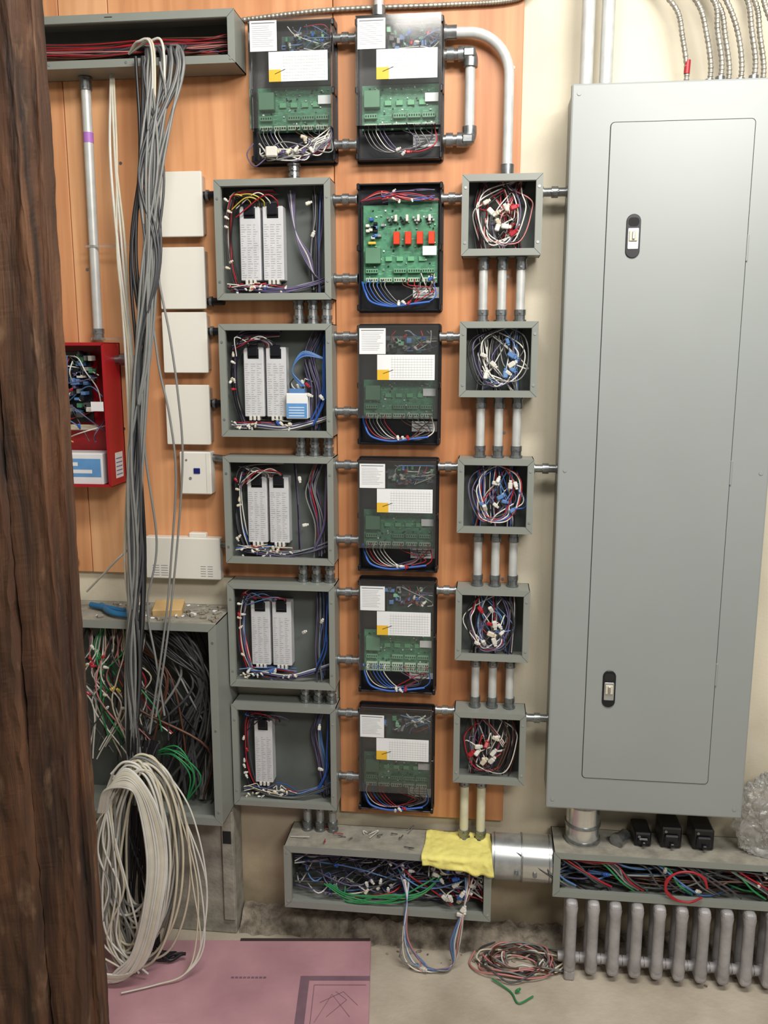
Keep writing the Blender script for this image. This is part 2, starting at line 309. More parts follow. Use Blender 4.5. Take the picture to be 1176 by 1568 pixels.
PUR=['purple','purple','dgrey','lblue','purple','grey']
MIX=['red','white','blue','black','purple','white','yellow','red']
rows=[(2.137,1.843),(1.781,1.490),(1.436,1.145),(1.087,.790),(.735,.430)]
X0,X1=-.694,-.397; D1=.1
for ri,(zt,zb) in enumerate(rows):
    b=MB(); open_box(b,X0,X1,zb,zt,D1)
    for z in (zb+.045,zt-.045):
        for x in (X0+.008,X1-.008): screw(b,x,-D1-.0018,z)
    mods=[(0.17,.365),(.375,.57)] if ri<4 else [(.17,.36)]
    w=X1-X0;h=zt-zb
    for a,c in mods:
        xa,xc=X0+a*w+.002,X0+c*w-.002; za,zc=zb+.17*h,zb+.80*h
        b.box(xa,xc,-.023,-.062,za,zc,SILV,.002)
        b.rect(xa+.012,xc-.012,zc-.03,zc-.004,-.0625,BLACK)
        b.box(xa+.014,xc-.014,-.058,-.07,zc-.022,zc+.006,BLACK,.002)
        for k in range(24):
            zz=za+.008+k*.0057
            for q in range(3):
                xx=xa+.004+q*.016; b.rect(xx,xx+U(.004,.014),zz,zz+.0009,-.0626,INKL)
        for k in range(3):
            b.box(xa+.012+k*.011,xa+.019+k*.011,-.04,-.064,za-.01,za+.002,W['white'],.001)
    if ri==0: cols=['red','black','white','red','yellow']
    elif ri==1: cols=['black','white','purple','black','red']
    elif ri==2: cols=['lblue','blue','white','grey','red']
    elif ri==3: cols=['red','white','purple','red','lblue']
    else: cols=['black','blue','purple','red']
    l=X0+.025
    bundle(b,[(X0+.5*w,-.05,zt-.022),(X0+.2*w,-.07,zt-.028),(l+.01,-.07,zt-.06),(l,-.06,zb+.55*h),(l+.006,-.06,zb+.3*h),(l+.02,-.05,zb+.1*h)],14,cols+['dgrey','black','black'],.0018,.009)
    for k in range(8):
        xa=X0+U(.2,.52)*w
        wire(b,[(l+U(0,.03),-.07,zt-U(.03,.09)),(xa-.03,-.085,zt-.03-U(0,.012)),(xa,-.075,zb+.84*h),(xa,-.06,zb+.79*h)],.0016,rnd.choice(cols+['black','black']))
    bundle(b,[(l+.01,-.05,zb+.1*h),(X0+.3*w,-.07,zb+.09*h),(X0+.55*w,-.075,zb+.075*h),(X0+.75*w,-.06,zb+.11*h),(X1-.02,-.045,zb+.17*h)],13,PUR+['white','dgrey'],.0018,.007)
    n=14 if ri in(1,2,4) else 9
    bundle(b,[(X1-.045,-.04,zt-.02),(X1-.04-U(0,.03),-.045,zb+.7*h),(X1-.05,-.05,zb+.4*h),(X1-.04-U(0,.02),-.045,zb+.02)],n,PUR+(['red'] if ri==2 else []),.002,.013)
    if ri in(1,2,4,3): bundle(b,[(X1-.022,-.06,zt-.03),(X1-.024,-.07,zb+.6*h),(X1-.03,-.07,zb+.35*h),(X1-.06,-.06,zb+.12*h)],4,['blue','blue','black'] if ri!=2 else ['blue','purple','red'],.0024,.006)
    if ri==0:
        for k in range(6): wire(b,[(X1-.1-.004*k,-.05,zt-.02),(X1-.1,-.055,zb+.6*h),(X1-.08+.004*k,-.06,zb+.38*h),(X1-.05,-.06,zb+.22*h),(X1-.02,-.05,zb+.14*h)],.0017,rnd.choice(['purple','white','grey','purple']))
    if ri==1:
        for k in range(4): wire(b,[(X1-.02,-.06,zt-.09),(X1-.08,-.075,zt-.07-.004*k),(X1-.11,-.075,zt-.12),(X1-.09+.004*k,-.07,zt-.16)],.002,rnd.choice(['blue','lblue']))
        b.box(X0+.575*w,X0+.77*w,-.05,-.085,zb+.16*h,zb+.39*h,WHITE,.002); b.rect(X0+.58*w,X0+.765*w,zb+.17*h,zb+.30*h,-.0855,BLUEB)
        for k in range(4): b.rect(X0+.6*w,X0+.74*w,zb+(.185+.025*k)*h,zb+(.192+.025*k)*h,-.0858,WHITE)
        b.box(X0+.60*w,X0+.74*w,-.05,-.08,zb+.38*h,zb+.43*h,W['lblue'],.001)
        tangle(b,X0+.6*w,X0+.8*w,-.07,-.05,zb+.40*h,zb+.52*h,8,MIX,.0015,3)
    if ri==2: bundle(b,[(X1-.11,-.05,zt-.02),(X1-.105,-.05,zb+.5*h),(X1-.1,-.055,zb+.03)],5,['purple','red','black','white'],.0017,.006)
    for k in range(13): cap(b,Vector((U(X0+.03,X0+.62*w),-.08,zb+U(.045,.12)*h)),rnd.choice(['white','white','cream','purple','cream']),.006)
    for k in range(6): cap(b,Vector((l+U(-.004,.012),-.08,zb+U(.2,.85)*h)),rnd.choice(['red','white','cream','cream','white']),.007)
    for k in range(2): cap(b,Vector((X1-U(.02,.11),-.08,zb+U(.3,.92)*h)),'white',.009)
    tangle(b,X0+.02,X0+.6*w,-.08,-.05,zb+.02,zb+.15*h,9,cols+['white','cream'],.0015,3)
    b.build('junction_box')

# small 8" boxes
srows=[(2.136,1.946),(1.785,1.598),(1.438,1.244),(1.090,.893),(.743,.537)]
x0,x1=-.068,.126
sc=[['red','white','red','black','white','purple','pink','black'],['white','lblue','grey','purple','black','white','dgrey'],['lblue','blue','red','purple','black','white','dgrey','purple'],['white','red','purple','lblue','white','black','dgrey','white'],['red','white','black','dgrey','purple','brown','white']]
for ri,(zt,zb) in enumerate(srows):
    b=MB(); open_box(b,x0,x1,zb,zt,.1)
    for z in (zb+.03,zt-.03):
        for x in (x0+.008,x1-.008): screw(b,x,-.1018,z)
    zc=(zt+zb)/2
    for k in range(3):
        xx=x0+.05+.047*k
        bundle(b,[(xx,-.045,zt-.003),(xx+U(-.02,.02),-.05,zc+.02),(xx,-.045,zb+.003)],10,sc[ri]+['black','dgrey'],.0018,.011)
    for k in range(10):
        s=rnd.choice((-1,1)); xa=x0+.05+.047*rnd.randint(0,2); R_=U(.035,.075)
        xm=(x0+x1)/2+s*R_
        wire(b,[(xa,-.045,zt-.004),(xm-s*.01,-.065,zc+.045+U(-.01,.015)),(xm,-.08,zc+U(-.015,.015)),(xm-s*.03,-.085,zb+.03+U(-.004,.01)),((x0+x1)/2-s*U(.0,.04),-.085,zb+.035+U(0,.02)),((x0+x1)/2-s*U(.02,.05),-.075,zc+U(-.03,.01))],.0019,rnd.choice(sc[ri]))
    for k in range(10):
        e=Vector(((x0+x1)/2+U(-.05,.055),-.088,zc+U(-.055,.045))); xa=x0+.05+.047*rnd.randint(0,2)
        for q in range(2): wire(b,[(xa+U(-.006,.006),-.045,zt-.004 if k%2 else zb+.004),(e.x+U(-.04,.04),-.07,zc+U(-.03,.03)),tuple(e+Vector((U(-.002,.002),0,0)))],.0017,rnd.choice(sc[ri]))
        cap(b,e,rnd.choice(['white','white','white','cream','red'] if ri in(0,3,4) else ['white','white','lblue','cream','white']),U(.009,.013))
    b.build('pull_box')

# ---------------------------------------------------------------- access control board enclosures
def device(x0,x1,zt,zb,cover=True,ri=0):
    b=MB(); w=x1-x0;h=zt-zb
    X=lambda a:x0+a*w
    Z=lambda a:zt-a*h
    b.rplate(x0,x1,zb,zt,-.0185,-.026,.008,BLACK)
    for (a,c,e,f) in ((x0+.004,x0+.008,zb+.004,zt-.004),(x1-.008,x1-.004,zb+.004,zt-.004),(x0+.004,x1-.004,zb+.004,zb+.008),(x0+.004,x1-.004,zt-.008,zt-.004)):
        b.box(a,c,-.02,-.055,e,f,BLACK,.001)
    for z in (zb+.012,zt-.012,(zb+zt)/2):
        for x in(x0+.001,x1-.009): b.box(x,x+.008,-.02,-.062,z-.008,z+.008,BLACK,.002)
    pt=.455 if cover else .17; pb=.77
    b.box(X(.07),X(.94),-.036,-.038,Z(pb),Z(pt),PCB)
    if not cover: b.box(X(.36),X(.94),-.036,-.0382,Z(pt+.02),Z(.12),PCB)
    y=-.038
    for k in range(150):
        xa=X(U(.09,.9)); za=Z(U(pt+.02,pb-.02)); 
        if rnd.random()<.6: b.rect(xa,xa+U(.003,.014),za,za+.0009,y-.0002,PCBL)
        else: b.box(xa,xa+U(.002,.005),y,y-U(.002,.005),za,za+U(.002,.004),rnd.choice([BLACK,WHITE,PCBL,GALV,BLACK]))
    TG=mat('terminal_green',(98,148,116),.4); TC=mat('terminal_pale',(158,180,158),.4)
    for r_,z_ in ((0,.735),(1,.665)):
        for k in range(5):
            if r_==1 and k in(1,): continue
            xa=X(.10+k*.165); wd=.145*w
            b.box(xa,xa+wd,y,y-.012,Z(z_+.028),Z(z_-.006),TC if r_==0 else TG,.0008)
            for q in range(5): b.box(xa+.003+q*wd/5.3,xa+.003+q*wd/5.3+.003,y-.012,y-.0125,Z(z_+.018),Z(z_+.004),DARK)
    for k in range(4): b.box(X(.33+k*.13),X(.33+k*.13)+.017,y,y-.006,Z(.60),Z(.565),mat('ic_green',(104,168,126),.4),.0006)
    b.box(X(.1),X(.28),y,y-.02,Z(.62),Z(.5),mat('transformer_green',(90,134,106),.5),.001)
    if cover:
        for k in range(26):
            xa=X(U(.3,.9)); za=Z(U(.1,.24)); b.box(xa,xa+U(.006,.016),-.026,-.05,za,za+U(.005,.014),rnd.choice([BLACK,W['grey'],W['dgrey'],PCBL,W['dgrey'],PCB,W['lblue']]),.001)
        b.box(X(.36),X(.94),-.03,-.032,Z(.44),Z(.10),mat('pcb_dark',(52,74,70),.5))
    else:
        for k in range(4):
            b.box(X(.43+.135*k),X(.50+.135*k),-.038,-.06,Z(.475),Z(.38),RELAY,.001)
            b.box(X(.44+.13*k),X(.47+.13*k),-.038,-.055,Z(.30),Z(.25),W['white'],.001)
            for q in range(5): b.cyl((X(.36+.15*k+.02*q),-.038,Z(.27+.02*(q%3))),(X(.36+.15*k+.02*q),-.05,Z(.27+.02*(q%3))),.003,rnd.choice([BLACK,W['grey'],GALV]),8)
        b.box(X(.13),X(.22),-.038,-.05,Z(.47),Z(.45),W['yellow'],.001)
        for q in range(14): 
            xa=X(U(.1,.3)); za=Z(U(.24,.44)); b.box(xa,xa+.01,-.038,-.052,za,za+.007,rnd.choice([W['blue'],BLACK,W['white'],BLACK,W['lblue'],GALV]),.001)
        b.rect(X(.77),X(.93),Z(.56),Z(.49),-.056,WHITE)
    b.rect(X(.65),X(.97),Z(.885),Z(.80),-.0275,WHITE)
    for k in range(3): b.rect(X(.68),X(.9),Z(.865-.022*k),Z(.858-.022*k),-.028,INK)
    if cover:
        b.rect(X(.79),X(.94),Z(.585),Z(.525),-.05,WHITE)
        yc=-.085
        ca,cc,ct,cb=x0+.006,x1-.006,zt-.006,Z(.765)
        b.add([(ca,yc,cb),(cc,yc,cb),(cc,yc,ct),(ca,yc,ct)],[(0,1,2,3)],CLEAR)
        for q in (((ca,yc,cb),(ca,-.05,cb),(ca,-.05,ct),(ca,yc,ct)),((cc,yc,cb),(cc,-.05,cb),(cc,-.05,ct),(cc,yc,ct)),((ca,yc,ct),(cc,yc,ct),(cc,-.05,ct),(ca,-.05,ct)),((ca,yc,cb),(cc,yc,cb),(cc,-.05,cb),(ca,-.05,cb))):
            b.add(q,[(0,1,2,3)],CLEAR)
        yl=yc-.0006; yt=yl-.0008
        b.rect(X(.05),X(.36),Z(.245),Z(.04),yt,WHITE)
        b.rect(X(.07),X(.34),Z(.06),Z(.053),yt-.0003,INK)
        for k in range(11): b.rect(X(.075),X(.075+U(.18,.26)),Z(.078+.0135*k),Z(.0755+.0135*k),yt-.0003,INKL)
        b.rect(X(.26),X(.935),Z(.452),Z(.25),yl,WHITE)
        b.rect(X(.26),X(.40),Z(.452),Z(.37),yl-.0003,YEL)
        b.tube([(X(.33),yl-.001,Z(.40)),(X(.45),yl-.001,Z(.37))],.0006,BLACK,4)
        for k in range(1,16): b.rect(X(.40+.033*k),X(.40+.033*k)+.0005,Z(.435),Z(.265),yl-.0003,GRID)
        for k in range(8): b.rect(X(.42),X(.92),Z(.435-.021*k),Z(.435-.021*k)+.0005,yl-.0003,GRID)
        tangle(b,X(.38),X(.95),-.07,-.04,Z(.22),Z(.06),13,['red','lblue','white','grey','dgrey','purple'],.0014,4,'RTB',.007)
    sets=[['blue','white','blue','purple'],['white','purple','grey','dgrey'],['blue','blue','lblue','white'],['blue','white','red'],['blue','white','black'],['blue','blue','red']]
    cs=sets[ri%6]
    for k in range(6):
        xa=X(.12+.045*k); wire(b,[(xa,-.05,Z(.745)),(xa-.002,-.062,Z(.80)),(X(.2+.05*k),-.06,Z(.90)),(X(.35+.04*k),-.06,Z(.94)),(X(.55),-.06,Z(.93))],.0014,rnd.choice(['grey','white','dgrey']+cs))
    if ri>1:
        wire(b,[(x0+.012,-.04,Z(.76)),(X(.1),-.06,Z(.84)),(X(.18),-.068,Z(.92)),(X(.4),-.07,Z(.955)),(X(.62),-.07,Z(.94)),(X(.86),-.065,Z(.92))],.003,'blue',8,8)
    wire(b,[(X(.55),-.06,Z(.93)),(X(.75),-.065,Z(.94)),(X(.92),-.06,Z(.88)),(X(.9),-.055,Z(.76))],.0017,rnd.choice(cs+['red']))
    for k in range(6):
        xa=X(.55+.065*k); wire(b,[(xa,-.05,Z(.745)),(xa,-.062,Z(.79)),(X(U(.7,.92)),-.06,Z(U(.82,.9))),(X(U(.45,.7)),-.06,Z(.93))],.0013,rnd.choice(['grey','dgrey','purple','red','brown']))
    for q in range(3): cap(b,Vector((X(.5+.06*q),-.072,Z(.945+U(-.02,.01)))),'white' if q<2 else 'red',.0075)
    if not cover:
        for q in range(5): wire(b,[(x0+.01,-.045,zt-.045),(X(.3),-.06,zt-.04+.004*q),(X(.6),-.06,zt-.03-.004*q),(x1-.01,-.045,zt-.045)],.0016,['red','purple','black','pink','red'][q])
        tangle(b,X(.3),X(.9),-.065,-.045,Z(.17),Z(.04),9,['red','purple','blue','pink'],.0015,4,'LR',.006,['white'])
        tangle(b,X(.7),X(.93),-.065,-.045,Z(.85),Z(.7),9,['red','black','brown','white'],.0014,1)
    return b.build('access_control_board_enclosure')
dev=[(-.606,-.388,2.521,2.181,True),(-.339,-.119,2.516,2.181,True),(-.337,-.117,2.133,1.811,False),(-.338,-.118,1.783,1.465,True),(-.339,-.120,1.433,1.118,True),(-.339,-.122,1.100,.768,True),(-.341,-.124,.729,.409,True)]
for i,d in enumerate(dev):
    device(*d[:4],cover=d[4],ri=[1,1,2,3,3,5,5][i])
b=MB()
for k in range(12):
    wire(b,[(-.59+U(0,.05),-.05,2.21+U(0,.03)),(-.55+U(-.03,.03),-.08,2.195+U(-.01,.02)),(-.5+U(-.03,.05),-.09,2.2+U(-.02,.03)),(-.43+U(-.03,.03),-.08,2.215+U(-.02,.03)),(-.40,-.06,2.25+U(-.02,.02))],.0017,rnd.choice(['purple','purple','white','grey','purple']))
for k in range(8): cap(b,Vector((U(-.53,-.42),-.095,U(2.19,2.235))),rnd.choice(['white','white','purple','cream']),.009)
b.box(-.56,-.53,-.085,-.1,2.19,2.215,W['white'],.003)
wire(b,[(-.6,-.06,2.23),(-.612,-.08,2.2),(-.59,-.09,2.17),(-.56,-.085,2.19)],.0017,'purple')
b.build('loose_wiring')

# ---------------------------------------------------------------- horizontal couplings / conduits
b=MB()
hz=[(2.093,1.897),(1.750,1.555),(1.412,1.207),(1.058,.862),(.704,.511)]
for z1_,z2_ in hz:
    for z in(z1_,z2_): coupling(b,(X1+.001,-.05,z),(-.335,-.05,z))
for z in (2.091,1.749,1.411,1.072,.725): coupling(b,(-.122,-.05,z),(-.069,-.05,z))
for z in (2.10,1.41,.715): coupling(b,(.127,-.05,z),(.19,-.05,z))
for z in (2.472,2.224): coupling(b,(-.392,-.05,z),(-.335,-.05,z))
b.build('conduit_coupling_set')
b=MB()
for i in range(4):
    for x in(-.491,-.454,-.417): conduit(b,(x,-.055,rows[i][1]-.001),(x,-.055,rows[i+1][0]+.001),.0115,fit=.022)
for x in(-.491,-.454,-.417): conduit(b,(x,-.055,.429),(x,-.055,.341),.0115,fit=.028)
conduit(b,(-.497,-.055,2.18),(-.497,-.055,2.138),.012,fit=.018)
b.build('short_conduit_set')
EMT=mat('emt_painted',(196,198,196),.4,.2,.08,30)
b=MB()
for i in range(4):
    for x in(-.013,.034,.081): conduit(b,(x,-.055,srows[i][1]-.001),(x,-.055,srows[i+1][0]+.001),.0115,EMT,.03)
CRM=mat('emt_cream',(206,202,176),.5,.0,.08,30)
for x in(-.037,.010): conduit(b,(x,-.055,.536),(x,-.055,.341),.0125,CRM,.03)
b.build('vertical_conduit_set')
b=MB()
pts=[(-.119,-.05,2.475),(-.07,-.05,2.474)]
for k in range(0,11):
    a=math.radians(90-9*k); pts.append((-.062+.102*math.cos(a),-.05,2.372+.102*math.sin(a)))
pts+=[(.040,-.05,2.137)]
b.tube(pts,.0125,EMT,16)
for p0,d in ((Vector((-.119,-.05,2.475)),Vector((1,0,0))),(Vector((.04,-.05,2.137)),Vector((0,0,1)))): b.cyl(p0,p0+d*.03,.017,ZINC,14); b.cyl(p0,p0+d*.006,.02,ZINC,8)
b.build('bent_conduit')
b=MB()
b.cyl((-.119,-.05,2.425),(-.066,-.05,2.425),.013,ZINC); b.cyl((-.119,-.05,2.228),(-.066,-.05,2.228),.013,ZINC)
for z,s in((2.425,-1),(2.228,1)):
    b.cyl((-.112,-.05,z),(-.095,-.05,z),.018,ZINC,8)
    b.tube(crom([(-.085,-.05,z),(-.062,-.05,z),(-.055,-.05,z+.012*s),(-.055,-.05,z+.03*s)],5),.018,ZINC,14)
    b.box(-.075,-.042,-.038,-.07,z-.013,z+.013,ZINC,.006)
b.cyl((-.055,-.05,2.40),(-.055,-.05,2.255),.0125,EMT)
b.build('elbow_conduit')

# ---------------------------------------------------------------- upper left wireway
b=MB(); open_box(b,-1.6,-.624,2.405,2.525,.12,lip=.018)
for x in(-1.1,-.9,-.635): screw(b,x,-.1215,2.414)
b.rect(-.95,-.93,2.517,2.519,-.1222,DARK)
bundle(b,[(-1.55,-.08,2.45),(-1.2,-.07,2.46),(-1.0,-.08,2.45),(-.85,-.08,2.455),(-.72,-.07,2.46),(-.64,-.05,2.47)],18,['red','red','red','black','brown','pink'],.0016,.018)
bundle(b,[(-1.5,-.06,2.44),(-1.1,-.06,2.44),(-.9,-.06,2.45),(-.68,-.06,2.44)],16,['black','brown','purple','black'],.002,.014)
b.build('wireway_trough')
b=MB(); conduit(b,(-1.04,-.05,2.403),(-1.045,-.05,1.742),.0125,EMT,.03)
b.cyl((-1.0405,-.05,2.27),(-1.041,-.05,2.245),.0131,mat('purple_mark',(170,110,190),.5))
b.build('left_conduit')

# ---------------------------------------------------------------- white blank covers
for zt,zb in((2.168,2.006),(1.980,1.822),(1.814,1.655),(1.623,1.462)):
    b=MB(); b.box(-.850,-.742,-.0185,-.05,zb+.008,zt-.008,GALV,.002); b.rplate(-.862,-.740,zb,zt,-.05,-.06,.003,WPLATE,3,.0015)
    z=(zb+zt)/2+(.03 if zt<2.1 else .025); 
    if zt==1.980: z=zb+.02
    b.cyl((-.742,-.035,z),(-.6955,-.04,z),.010,BLACK,12); b.cyl((-.735,-.035,z),(-.728,-.035,z),.014,ZINC,10)
    b.build('relay_box_cover')
b=MB(); b.box(-.83,-.742,-.0185,-.06,1.325,1.442,WPLATE,.003); b.box(-.79,-.772,-.06,-.063,1.383,1.398,mat('navy_button',(30,40,110),.3),.001)
b.cyl((-.81,-.06,1.42),(-.81,-.0615,1.42),.003,INK,8); b.cyl((-.80,-.06,1.37),(-.80,-.062,1.37),.004,INK,8); b.rect(-.755,-.7545,1.33,1.438,-.0604,INK)
b.cyl((-.742,-.035,1.425),(-.6955,-.04,1.42),.010,ZINC,12); b.build('key_switch_box')
b=MB(); b.box(-.945,-.728,-.0185,-.05,1.08,1.20,WPLATE,.003)
b.box(-.82,-.77,-.0185,-.04,1.198,1.212,WPLATE,.003)
for k in range(5):
    for (xa,xb) in ((-.785,-.77),(-.765,-.75),(-.925,-.905),(-.9,-.88)): b.rect(xa,xb,1.09+.007*k,1.0915+.007*k,-.0504,INK)
b.cyl((-.728,-.035,1.18),(-.6955,-.04,1.18),.009,ZINC,12)
b.build('vented_transformer_box')
# ---------------------------------------------------------------- red fire alarm cabinet
b=MB(); rx0,rx1,rz0,rz1=-1.42,-1.0,1.35,1.735
b.box(rx0,rx1,-.0185,-.024,rz0,rz1,REDBOX)
for a,c,e,f in((rx0,rx0+.003,rz0,rz1),(rx1-.003,rx1,rz0,rz1),(rx0,rx1,rz0,rz0+.003),(rx0,rx1,rz1-.003,rz1)): b.box(a,c,-.0185,-.12,e,f,REDBOX,.001)
b.frame(rx0,rx1,rz0,rz1,-.119,-.121,.008,REDBOX)
b.box(rx0+.03,rx1-.07,-.05,-.053,1.52,1.71,BLACK)
tangle(b,-1.22,-1.03,-.11,-.06,1.47,1.70,20,['purple','lblue','white','black','red','yellow','dgrey','black'],.0018,4)
for k in range(110):
    xa=U(-1.25,-1.065);za=U(1.53,1.70); b.box(xa,xa+U(.005,.02),-.053,-.08,za,za+U(.004,.016),rnd.choice([BLACK,W['dgrey'],W['lblue'],W['white'],PCB,W['purple'],W['grey']]),.001)
b.box(rx0+.02,-1.03,-.03,-.105,1.353,1.44,WHITE,.003); b.rect(rx0+.02,-1.035,1.375,1.425,-.1055,BLUEB); b.rect(rx0+.04,-1.06,1.385,1.395,-.1058,WHITE); b.rect(rx0+.04,-1.1,1.405,1.415,-.1058,WHITE)
b.rect(-1.045,-1.01,1.555,1.58,-.1215,WHITE)
b.add([(-.9995,-.09,1.37),(-.9995,-.04,1.37),(-.9995,-.04,1.44),(-.9995,-.09,1.44)],[(0,1,2,3)],WHITE)
for k in range(5): b.add([(-.9992,-.085,1.378+.011*k),(-.9992,-.045,1.378+.011*k),(-.9992,-.045,1.381+.011*k),(-.9992,-.085,1.381+.011*k)],[(0,1,2,3)],W['lblue'])
b.box(-1.2,-1.05,-.07,-.08,1.50,1.515,W['cream'],.002)
b.build('fire_alarm_cabinet')
b=MB(); b.cyl((-1.0,-.05,1.69),(-.93,-.05,1.69),.011,ZINC); b.cyl((-.985,-.05,1.69),(-.97,-.05,1.69),.016,ZINC,8); b.build('box_connector')

# ---------------------------------------------------------------- lower left big cabinet
b=MB(); open_box(b,-1.55,-.699,.42,1.0,.2,lip=.022,top=DUST)
for z in(.46,.7,.95): screw(b,-.709,-.2018,z)
for k in range(30):
    xs_=U(-1.15,-.8); xe=U(-1.05,-.76); a_=U(.02,.12)
    wire(b,[(xs_,U(-.1,-.05),.985),(xs_+a_*.5,-.10,.9),(min(xs_+a_+.05,-.735),U(-.15,-.08),.78+U(-.05,.05)),(min(xe+a_*.3,-.74),U(-.15,-.08),.62),(xe,-.1,.44)],U(.0022,.004),rnd.choice(['black','black','dgrey','black','brown','dgrey','grey']),7,6)
for k in range(40):
    xs_=U(-1.12,-.93)
    wire(b,[(xs_,U(-.12,-.08),.985),(xs_+U(-.03,.03),-.15,.9),(xs_+U(-.05,.05),U(-.18,-.12),.82),(xs_+U(-.05,.07),U(-.18,-.12),.74),(xs_+U(-.05,.09),-.15,.62+U(-.05,.05))],.0022,rnd.choice(['red','red','pink','green','white','black','white','cream','dgrey']))
for k in range(24): cap(b,Vector((U(-1.11,-.93),-.185,U(.74,.95))),rnd.choice(['red','red','white','yellow','cream']),.008)
for k in range(14): wire(b,[(-.95+U(-.03,.03),-.12,.98),(-.82+U(-.05,.05),-.15,.93+U(-.04,.03)),(-.75+U(-.02,.01),-.14,.8),(-.79+U(-.05,.04),-.13,.65),(-.82+U(-.1,.05),-.13,.47)],.004,rnd.choice(['black','dgrey','dgrey','black']),8,6)
for k in range(5): wire(b,[(-.9+U(-.05,.05),-.16,.60),(-.83+U(-.03,.03),-.19,.63+U(-.02,.02)),(-.78+U(-.03,.02),-.19,.56),(-.81,-.17,.47)],.0022,'green')
b.build('large_wiring_cabinet')
b=MB()
b.box(-1.5,-.705,-.001,-.085,.0,.415,DUST,.004); b.box(-.74,-.705,-.085,-.095,.05,.40,DUST,.003); b.rect(-.735,-.71,.3,.34,-.096,DARK)
b.build('lower_steel_cabinet')
b=MB()
for s,x,yy in((1,-1.03,-.12),(-1,-1.0,-.1)):
    b.tube(crom([(x-.06*1,-.1,1.012),(x,-.15+.02*s,1.014),(x+.06,-.17+.02*s,1.012)],6),.008,mat('tool_blue',(30,110,160),.4),10)
b.build('blue_pliers')
b=MB(); CB=mat('cardboard',(196,164,112),.85,0,.15,12)
M=Matrix.Translation((-.86,-.11,1.012))@Matrix.Rotation(.2,4,'Z')@Matrix.Rotation(.15,4,'X')
b.box(-.04,.04,-.035,.035,-.01,.012,CB,.002,M)
b.build('cardboard_scrap')
b=MB()
for i in range(110):
    x=U(-1.05,-.71);y=U(-.18,-.03);s=U(.002,.009);M=Matrix.Translation((x,y,1.0+s*.5))@Matrix.Rotation(U(0,6),4,'Z'); b.box(-s,s,-s*.6,s*.6,-s*.4,s*.4,rnd.choice([rub,DUST,DUST,WHITE,rub]),.001,M)
b.build('dust_and_scraps')

# ---------------------------------------------------------------- hanging cables
b=MB()
for i in range(20):
    sx=-.83+U(-.02,.08); c=rnd.choice(['grey','grey','dgrey','grey','dgrey','grey'])
    fy=U(-.03,.0)
    pts=[(-1.0+U(-.1,.25),-.07,2.44),(sx-.03,-.10,2.455),(sx,-.135,2.425),(sx+.0,-.15,2.36),(-.82+U(-.035,.03),-.17+fy,2.15),(-.825+U(-.025,.02),-.19+fy,1.93),(-.855+U(-.022,.02),-.2+fy,1.69),(-.88+U(-.025,.02),-.21+fy,1.44),(-.895+U(-.025,.02),-.215+fy,1.18),(-.915+U(-.025,.025),-.225+fy,.91),(-.925+U(-.02,.02),-.25,.66),(-.93+U(-.04,.05),-.26,.5)]
    wire(b,pts,.0036,c,8,6)
for i in range(6):
    pts=[(-.875+U(-.01,.01),-.19,1.95),(-.865+U(-.012,.015),-.21,1.69),(-.885+U(-.02,.02),-.22,1.44),(-.895+U(-.02,.02),-.22,1.18),(-.91+U(-.025,.02),-.235,.91),(-.925+U(-.02,.02),-.25,.66),(-.93,-.25,.4)]
    pts=[(-.86+U(-.01,.02),-.14,2.42)]+[(-.85+U(-.01,.01),-.16,2.2)]+pts
    wire(b,pts,.0045,'black',8,6)
for i in range(5):
    pts=[(-.96+U(-.01,.01),-.06,2.41),(-.955+U(-.01,.01),-.1,2.2),(-.93+U(-.012,.012),-.14,1.95),(-.91+U(-.015,.015),-.17,1.69),(-.915+U(-.015,.015),-.2,1.44),(-.92+U(-.02,.01),-.21,1.18),(-.925+U(-.02,.02),-.22,1.02)]
    wire(b,pts,.0035,'cream' if i%2 else 'white',8,6)
for i in range(3):
    o=U(-.02,.02)
    wire(b,[(-.90,-.10,2.44),(-.85+o,-.135,2.455),(-.81+o,-.15,2.43),(-.82+o,-.16,2.2),(-.85+o,-.18,1.9),(-.88+o*.5,-.19,1.6)],.0034,'cream' if i%2 else 'white',8,6)
for pts in ([(-.79,-.14,2.42),(-.805,-.17,2.2),(-.82,-.19,1.95),(-.79,-.2,1.75),(-.775,-.2,1.6),(-.77,-.2,1.45),(-.79,-.2,1.25),(-.82,-.22,1.0),(-.86,-.24,.75)],
            [(-.80,-.14,2.42),(-.815,-.17,2.2),(-.84,-.19,1.95),(-.825,-.2,1.7),(-.80,-.2,1.55),(-.79,-.2,1.4),(-.81,-.2,1.2),(-.83,-.22,1.0),(-.88,-.24,.7)],
            [(-.8,-.16,2.4),(-.79,-.16,2.3),(-.83,-.18,2.05),(-.84,-.19,1.8),(-.87,-.2,1.5),(-.85,-.2,1.22),(-.88,-.21,1.05),(-.86,-.22,.9),(-.84,-.23,.75)]): wire(b,pts,.0032,'grey',8,6)
wire(b,[(-.9,-.2,1.22),(-.95,-.2,1.18),(-1.02,-.15,1.12),(-1.1,-.1,1.05)],.003,'white',8,6)
b.build('hanging_cable_bundle')
b=MB()
for z in (1.985,1.745): b.box(-1.06,-.93,-.062,-.0635,z-.003,z+.003,BAG)
b.build('clear_tie_strip')

